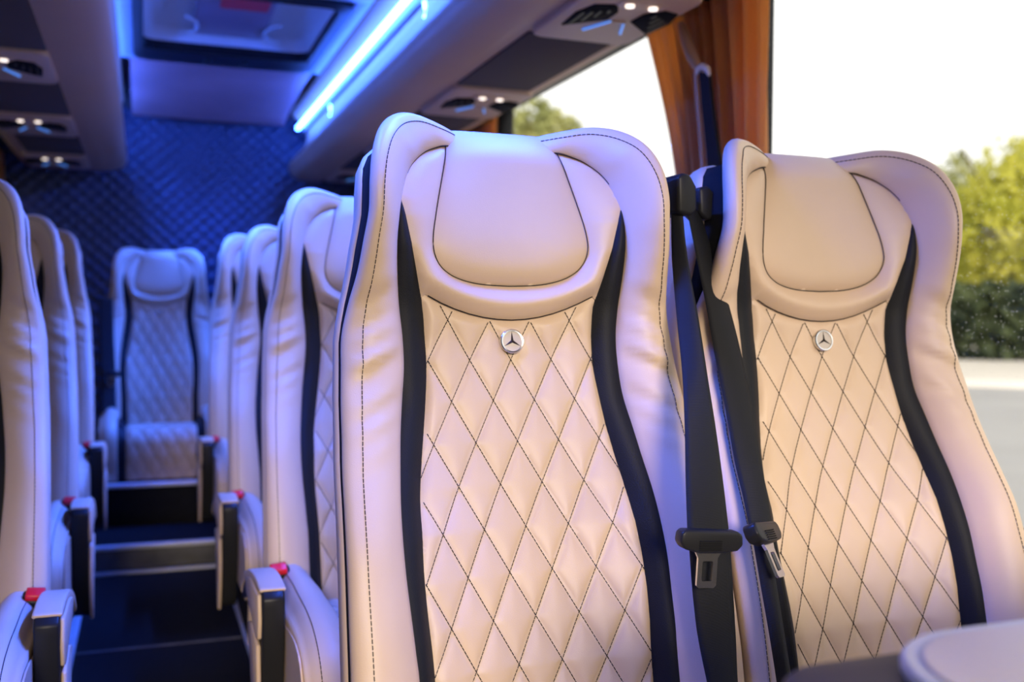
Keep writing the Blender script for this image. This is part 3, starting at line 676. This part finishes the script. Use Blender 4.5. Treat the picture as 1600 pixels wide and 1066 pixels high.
make_seat('rear bench seat facing straight down the aisle', .072, 4.88, .038, None, G3, basez=.258)
make_seat('rear bench seat right of the aisle', .555, 4.88, .038, None, G3, basez=.258)
make_seat('rear bench seat in the window-side corner', 1.037, 4.88, .038, None, G3, basez=.258)

# ------------------------------------------------------------------ belts
Rm = np.array(Rw)
def px(x, y, Y):                                   # the point at depth Y that shows at a given spot of the photograph
    r = Rm.T @ np.array([x - 800, y - 533, 1560.]); r = r * (Y / r[1]); return np.array([r[0], r[1], r[2] + H])
def ribbon(Lp, Rp, thick=.0012, crown=.0, sub=6):
    Lc, Rc = catmull(Lp, sub), catmull(Rp, sub); P = []
    for a, b in zip(Lc, Rc):
        row = []
        for s in np.linspace(0, 1, 7):
            p = a * (1 - s) + b * s; p = p + np.array([0, -1, 0]) * crown * math.sin(math.pi * s); row.append(p)
        P.append(row)
    V, F = grid([[tuple(p) for p in r] for r in P]); k = len(V)
    V2 = [(x + .0002, y + thick, z) for x, y, z in V]; n, m = len(P), 7; F2 = [tuple(k + i for i in f[::-1]) for f in F]
    E_ = [i * m for i in range(n)] + [(n - 1) * m + j for j in range(1, m)] + [i * m + m - 1 for i in range(n - 2, -1, -1)] + [j for j in range(m - 2, 0, -1)]
    S_ = [(E_[i], E_[(i + 1) % len(E_)], E_[(i + 1) % len(E_)] + k, E_[i] + k) for i in range(len(E_))]
    return fixn(mesh('webbing', V + V2, F + F2 + S_, WEB))
def shift(me, o):
    me.transform(Matrix.Translation(-Vector(o))); return me
def belts():
    # tongue: plastic grip + slotted metal plate, built flat in (x,z), then posed
    def tongue(parent, org, rot, k=1.0):
        if not isinstance(rot, Matrix): rot = Matrix.Rotation(rot[2], 3, 'Z') @ Matrix.Rotation(rot[1], 3, 'Y')
        g = MB(); poly = [(-.041, .012), (-.036, .016), (.036, .014), (.042, .009), (.043, -.003), (.036, -.010), (.012, -.0125), (-.015, -.0125), (-.036, -.007), (-.042, .001)]
        g.prism([(x * k, z * k) for x, z in poly], -.009, .009); me = g.mesh('belt_tongue', PLB, bevel=.0035, seg=3); gr = obj('belt_tongue', me, parent, org); gr.rotation_euler = rot.to_euler()
        s = MB()
        for i in range(5): s.box(-.016, .012, -.0105, -.0085, -.0085 + .0026 * i, -.0072 + .0026 * i)
        obj('grip_ribs', s.mesh('grip_ribs', CORE), gr)
        o = [(-.017, -.010), (.018, -.010), (.0125, -.0185), (.0125, -.050), (.0095, -.053), (-.0095, -.053), (-.0125, -.050), (-.0125, -.0185)]; h = rrect(-.0068, .0068, -.045, -.022, .002, 3)
        V2, T, d = patch(o, .004, hole=h); n = len(V2)
        V = [(x, -.0018, z) for (x, z), dd in zip(V2, d)] + [(x, .0018, z) for x, z in V2]
        bm = {}
        for f in T:
            for a, b in zip(f, f[1:] + f[:1]): bm[(a, b)] = bm.get((a, b), 0) + 1
        F = list(T) + [tuple(i + n for i in f[::-1]) for f in T] + [(a, b, b + n, a + n) for (a, b) in bm if (b, a) not in bm]
        obj('latch_plate', fixn(mesh('latch_plate', V, F, CHR, False)), gr, label='shiny metal latch plate with a slot')
    # belt of the aisle seat
    t = thing('seat_belt', 'wide black seat belt hanging right of the nearest seat, tongue shown flat', 'seat belt', tuple(px(1120, 1066, 1.0)), 'seat belts between the two near seats'); o = t.location.copy()
    Lp = [px(1049, 322, 1.21), px(1050, 400, 1.19), px(1058, 500, 1.15), px(1066, 580, 1.10), px(1070, 660, 1.05), px(1072, 760, 1.015), px(1075, 842, 1.0)]
    Rp = [px(1066, 322, 1.20), px(1074, 400, 1.17), px(1092, 500, 1.13), px(1106, 590, 1.08), px(1120, 680, 1.04), px(1132, 770, 1.012), px(1140, 842, 1.0)]
    obj('webbing', shift(ribbon(Lp, Rp, crown=.004), o), t)
    Lp = [px(1077, 850, 1.008), px(1082, 920, 1.012), px(1090, 990, 1.01), px(1105, 1066, 1.0), px(1125, 1150, .99)]
    Rp = [px(1141, 850, 1.008), px(1146, 930, 1.012), px(1150, 1000, 1.01), px(1153, 1066, 1.0), px(1160, 1150, .99)]
    obj('webbing', shift(ribbon(Lp, Rp, crown=.003), o), t)
    tongue(t, Vector(px(1107, 847, .992)) - o, (0, .06, -.05), .95)
    g = MB(); a = Vector(px(1062, 312, 1.205)) - o
    g.prism([(-.016, .028), (-.008, .034), (.004, .032), (.014, .016), (.016, -.016), (.006, -.024), (-.014, -.02)], -.022, .03); obj('belt_guide', g.mesh('belt_guide', PLB, bevel=.005, seg=3), t, a)
    # belt of the window seat
    t = thing('seat_belt', 'black seat belt left of the window seat, tongue seen from the side', 'seat belt', tuple(px(1233, 1066, 1.06)), 'seat belts between the two near seats'); o = t.location.copy()
    Lp = [px(1074, 330, 1.215), px(1088, 400, 1.20), px(1104, 480, 1.185), px(1118, 560, 1.165), px(1134, 640, 1.135), px(1148, 720, 1.105), px(1162, 780, 1.075), px(1172, 832, 1.05)]
    Rp = [px(1093, 330, 1.23), px(1116, 400, 1.21), px(1140, 480, 1.19), px(1160, 560, 1.165), px(1176, 640, 1.135), px(1189, 720, 1.10), px(1200, 780, 1.07), px(1207, 832, 1.05)]
    obj('webbing', shift(ribbon(Lp, Rp, crown=.004), o), t)
    for q, c in ((0, .006), (1, -.002)):
        Lp = [px(1176 + 13 * q, 840, 1.032 + .006 * q), px(1188 + 14 * q, 910, 1.02 + .006 * q), px(1202 + 12 * q, 990, 1.0 + .006 * q), px(1214 + 10 * q, 1066, .985 + .006 * q), px(1226 + 10 * q, 1150, .97 + .006 * q)]
        Rp = [px(1200 + 11 * q, 840, 1.03 + .004 * q), px(1213 + 11 * q, 910, 1.014 + .004 * q), px(1226 + 11 * q, 990, .995 + .004 * q), px(1238 + 11 * q, 1066, .98 + .004 * q), px(1250 + 11 * q, 1150, .965 + .004 * q)]
        obj('webbing', shift(ribbon(Lp, Rp, crown=c), o), t)
    ax = Vector((.80, .58, -.12)).normalized(); az = Vector((-.34, .30, .88)); az = (az - ax * az.dot(ax)).normalized(); ay = az.cross(ax)
    tongue(t, Vector(px(1193, 836, 1.02)) - o, Matrix((ax, ay, az)).transposed(), .95)
    a = Vector(px(1093, 316, 1.235)) - o; g = MB(); g.prism([(-.012, .018), (.004, .022), (.013, .012), (.014, -.022), (.004, -.028), (-.010, -.018)], -.018, .03); obj('belt_guide', g.mesh('belt_guide', PLB, bevel=.005, seg=3), t, a)
    g = MB(); b = Vector(px(1068, 312, 1.24)) - o; g.tube([tuple(b), tuple(a + Vector((0, 0, 0)))], .009, 12); obj('guide_bar', g.mesh('guide_bar', PLB, True), t)
    # belt on the rear bench seat
    t = thing('seat_belt', 'dark seat belt with a shiny tongue in front of the rear aisle-facing seat', 'seat belt', (-.12, 4.72, .45)); o = t.location.copy()
    Lp = [np.array(p) for p in ((-.185, 4.80, H + .06), (-.18, 4.735, H - .10), (-.172, 4.66, H - .28), (-.168, 4.58, H - .42), (-.166, 4.56, H - .425))]; Rp = [p + np.array([.062, -.005, 0]) for p in Lp]
    obj('webbing', shift(ribbon(Lp, Rp), o), t); tongue(t, Vector((-.125, 4.635, H - .27)) - o, (0, .1, .3), .9)
belts()

# ------------------------------------------------------------------ curtains, belt pillar guide, table
def curtain(label, X, yc, wt, wb, ztop, zbot, seed, folds=9, s=1, near=None):
    rg = np.random.default_rng(seed); ph = rg.uniform(0, 6, 4); P = []
    for j in range(41):
        t = j / 40; z = ztop + (zbot - ztop) * t; k = 1 - (1 - wb / wt) * math.sin(min(1, t / .62) * math.pi / 2) + (.12 * max(0, t - .68)); row = []
        for i in range(111):
            q = i / 110; am = .024 * (.55 + .45 * math.sin(3 * q + ph[0])) * (.6 + .6 * t if t < .6 else .96)
            d = am * math.sin(2 * math.pi * folds * q + .7 * math.sin(4 * q + ph[1]) + .5 * math.sin(3 * t + ph[2])) + .006 * math.sin(2 * math.pi * folds * 2.3 * q + ph[3])
            row.append((X - s * (.035 + d), (yc + (q - .5) * wt * k) if near is None else near + q * wt * k, z))
        P.append(row)
    V, F = grid(P); k = len(V); o = (X, yc, zbot); V = [(x - o[0], y - o[1], z - o[2]) for x, y, z in V]
    t = thing('curtain', label, 'curtain', o, 'orange-brown window curtains')
    me = fixn(mesh('curtain_cloth', V, F, CURT)); c = obj('curtain_cloth', me, t); md = c.modifiers.new('thickness', 'SOLIDIFY'); md.thickness = .002
    m = MB(); zt = zbot + (ztop - zbot) * .36 - o[2]; m.box(-s * .075, -s * .0, -wb * .54, wb * .54, zt - .02, zt + .02)
    m2 = MB(); hw = wb * .53
    for a, b in (((-s * .07, -hw), (-s * .07, hw)),): pass
    ring_ = rrect(min(-s * .072, s * .0), max(-s * .072, s * .0), -hw, hw, .02, 5); rin = [(x * .94 - s * .002, y * .985) for x, y in ring_]; n = len(ring_)
    V = [(x, y, zt - .018) for x, y in ring_] + [(x, y, zt + .018) for x, y in ring_] + [(x, y, zt + .018) for x, y in rin] + [(x, y, zt - .018) for x, y in rin]
    F = [(a * n + i, a * n + (i + 1) % n, ((a + 1) % 4) * n + (i + 1) % n, ((a + 1) % 4) * n + i) for a in range(4) for i in range(n)]
    obj('tie_band', fixn(mesh('tie_band', V, F, CURT, False)), t)
    m = MB(); m.tube([(-s * .035, -wt * .53, ztop - o[2] + .004), (-s * .035, wt * .53, ztop - o[2] + .004)], .006, 8); obj('curtain_rail', m.mesh('curtain_rail', PLB, True), t)
curtain('orange-brown curtain gathered on the pillar between the two side windows', 1.272, 1.985, .545, .35, H + .735, H - .30, 3, near=1.80)
curtain('orange-brown curtain at the rear end of the second side window', 1.272, 3.72, .42, .30, H + .735, H - .30, 4, 7)
curtain('orange-brown curtain in the far rear corner of the left side', -.652, 5.02, .30, .26, H + .735, H + .30, 5, 6, -1)
curtain('orange-brown curtain at the pillar beside the second single seat', -.652, 3.71, .36, .26, H + .735, H + .30, 6, 7, -1)
def pillar_guide():
    o = Vector((1.17, 1.93, H + .34)); t = thing('belt_pillar_guide', 'slim pale belt guide with black strap in front of the pillar curtain', 'belt guide', o)
    p = lambda x, y, X: Vector((lambda r: (r[0] * X / r[0], r[1] * X / r[0], r[2] * X / r[0] + H))(Rm.T @ np.array([x - 800, y - 533, 1560.]))) - o
    A, B = p(1100, 118, 1.165), p(1128, 290, 1.165)
    m = MB(); n = 14; L_ = [p(1087, 110, 1.165), p(1092, 104, 1.165), p(1100, 103, 1.165), p(1107, 108, 1.165), p(1109, 118, 1.165)]
    m.tube([p(1100, 300, 1.165), p(1096, 230, 1.165), p(1091, 165, 1.165), p(1087, 115, 1.165)], .0045, 8); obj('pale_edge', m.mesh('pale_edge', UNIT, True), t)
    m = MB(); m.tube([p(1088, 116, 1.165), p(1091, 108, 1.165), p(1098, 104, 1.165), p(1105, 108, 1.165), p(1108, 117, 1.165)], [.004, .0075, .009, .0075, .004], 10); obj('loop', m.mesh('loop', mat('white_gloss', (.9, .88, .84), .25), True), t)
    m = MB(); q = [p(1092, 113, 1.167), p(1107, 113, 1.167), p(1112, 165, 1.167), p(1122, 240, 1.167), p(1132, 300, 1.167), p(1108, 300, 1.167), p(1103, 235, 1.167), p(1096, 165, 1.167)]
    m.add([tuple(v) for v in q] + [(v.x + .008, v.y, v.z) for v in q], [(0, 1, 2, 7), (7, 2, 3, 6), (6, 3, 4, 5), (8, 15, 10, 9), (15, 14, 11, 10), (14, 13, 12, 11)] + [(i, (i + 1) % 8, (i + 1) % 8 + 8, i + 8) for i in range(8)])
    obj('strap', m.mesh('strap', WEB), t)
    m = MB(); m.tube([p(1064, 38, 1.19), p(1072, 62, 1.18), p(1082, 90, 1.17), p(1093, 110, 1.167)], [.008, .013, .013, .008], 10); obj('bracket_arm', m.mesh('bracket_arm', UNIT, True), t)
pillar_guide()
def table():
    o = (.42, .33, H - .27); t = thing('side_table', 'dark brown side table with a pale rounded top at the lower right corner', 'table', o)
    L = lambda P: [(x - o[0], y - o[1]) for x, y in P]
    m = MB(); m.prism(L(rrect(.36, 1.26, .16, .532, .045, 8)), -.02, .0475, 'z'); obj('tray', m.mesh('tray', WOOD, bevel=.008, seg=3), t)
    m = MB(); m.prism(L(rrect(.425, 1.24, .19, .528, .085, 10)), .048, .059, 'z'); obj('table_top', m.mesh('table_top', RIM, bevel=.004, seg=3), t)
    m = MB(); m.prism(L(rrect(.432, 1.235, .196, .512, .078, 10)), .0592, .0615, 'z'); obj('top_pad', m.mesh('top_pad', PAD, bevel=.001), t)
    m = MB(); m.box(.80, .86, -.15, .16, -.30, 0); m.box(.55, .84, -.02, .02, -.28, -.03); obj('bracket', m.mesh('bracket', PLB, bevel=.004), t)
table()
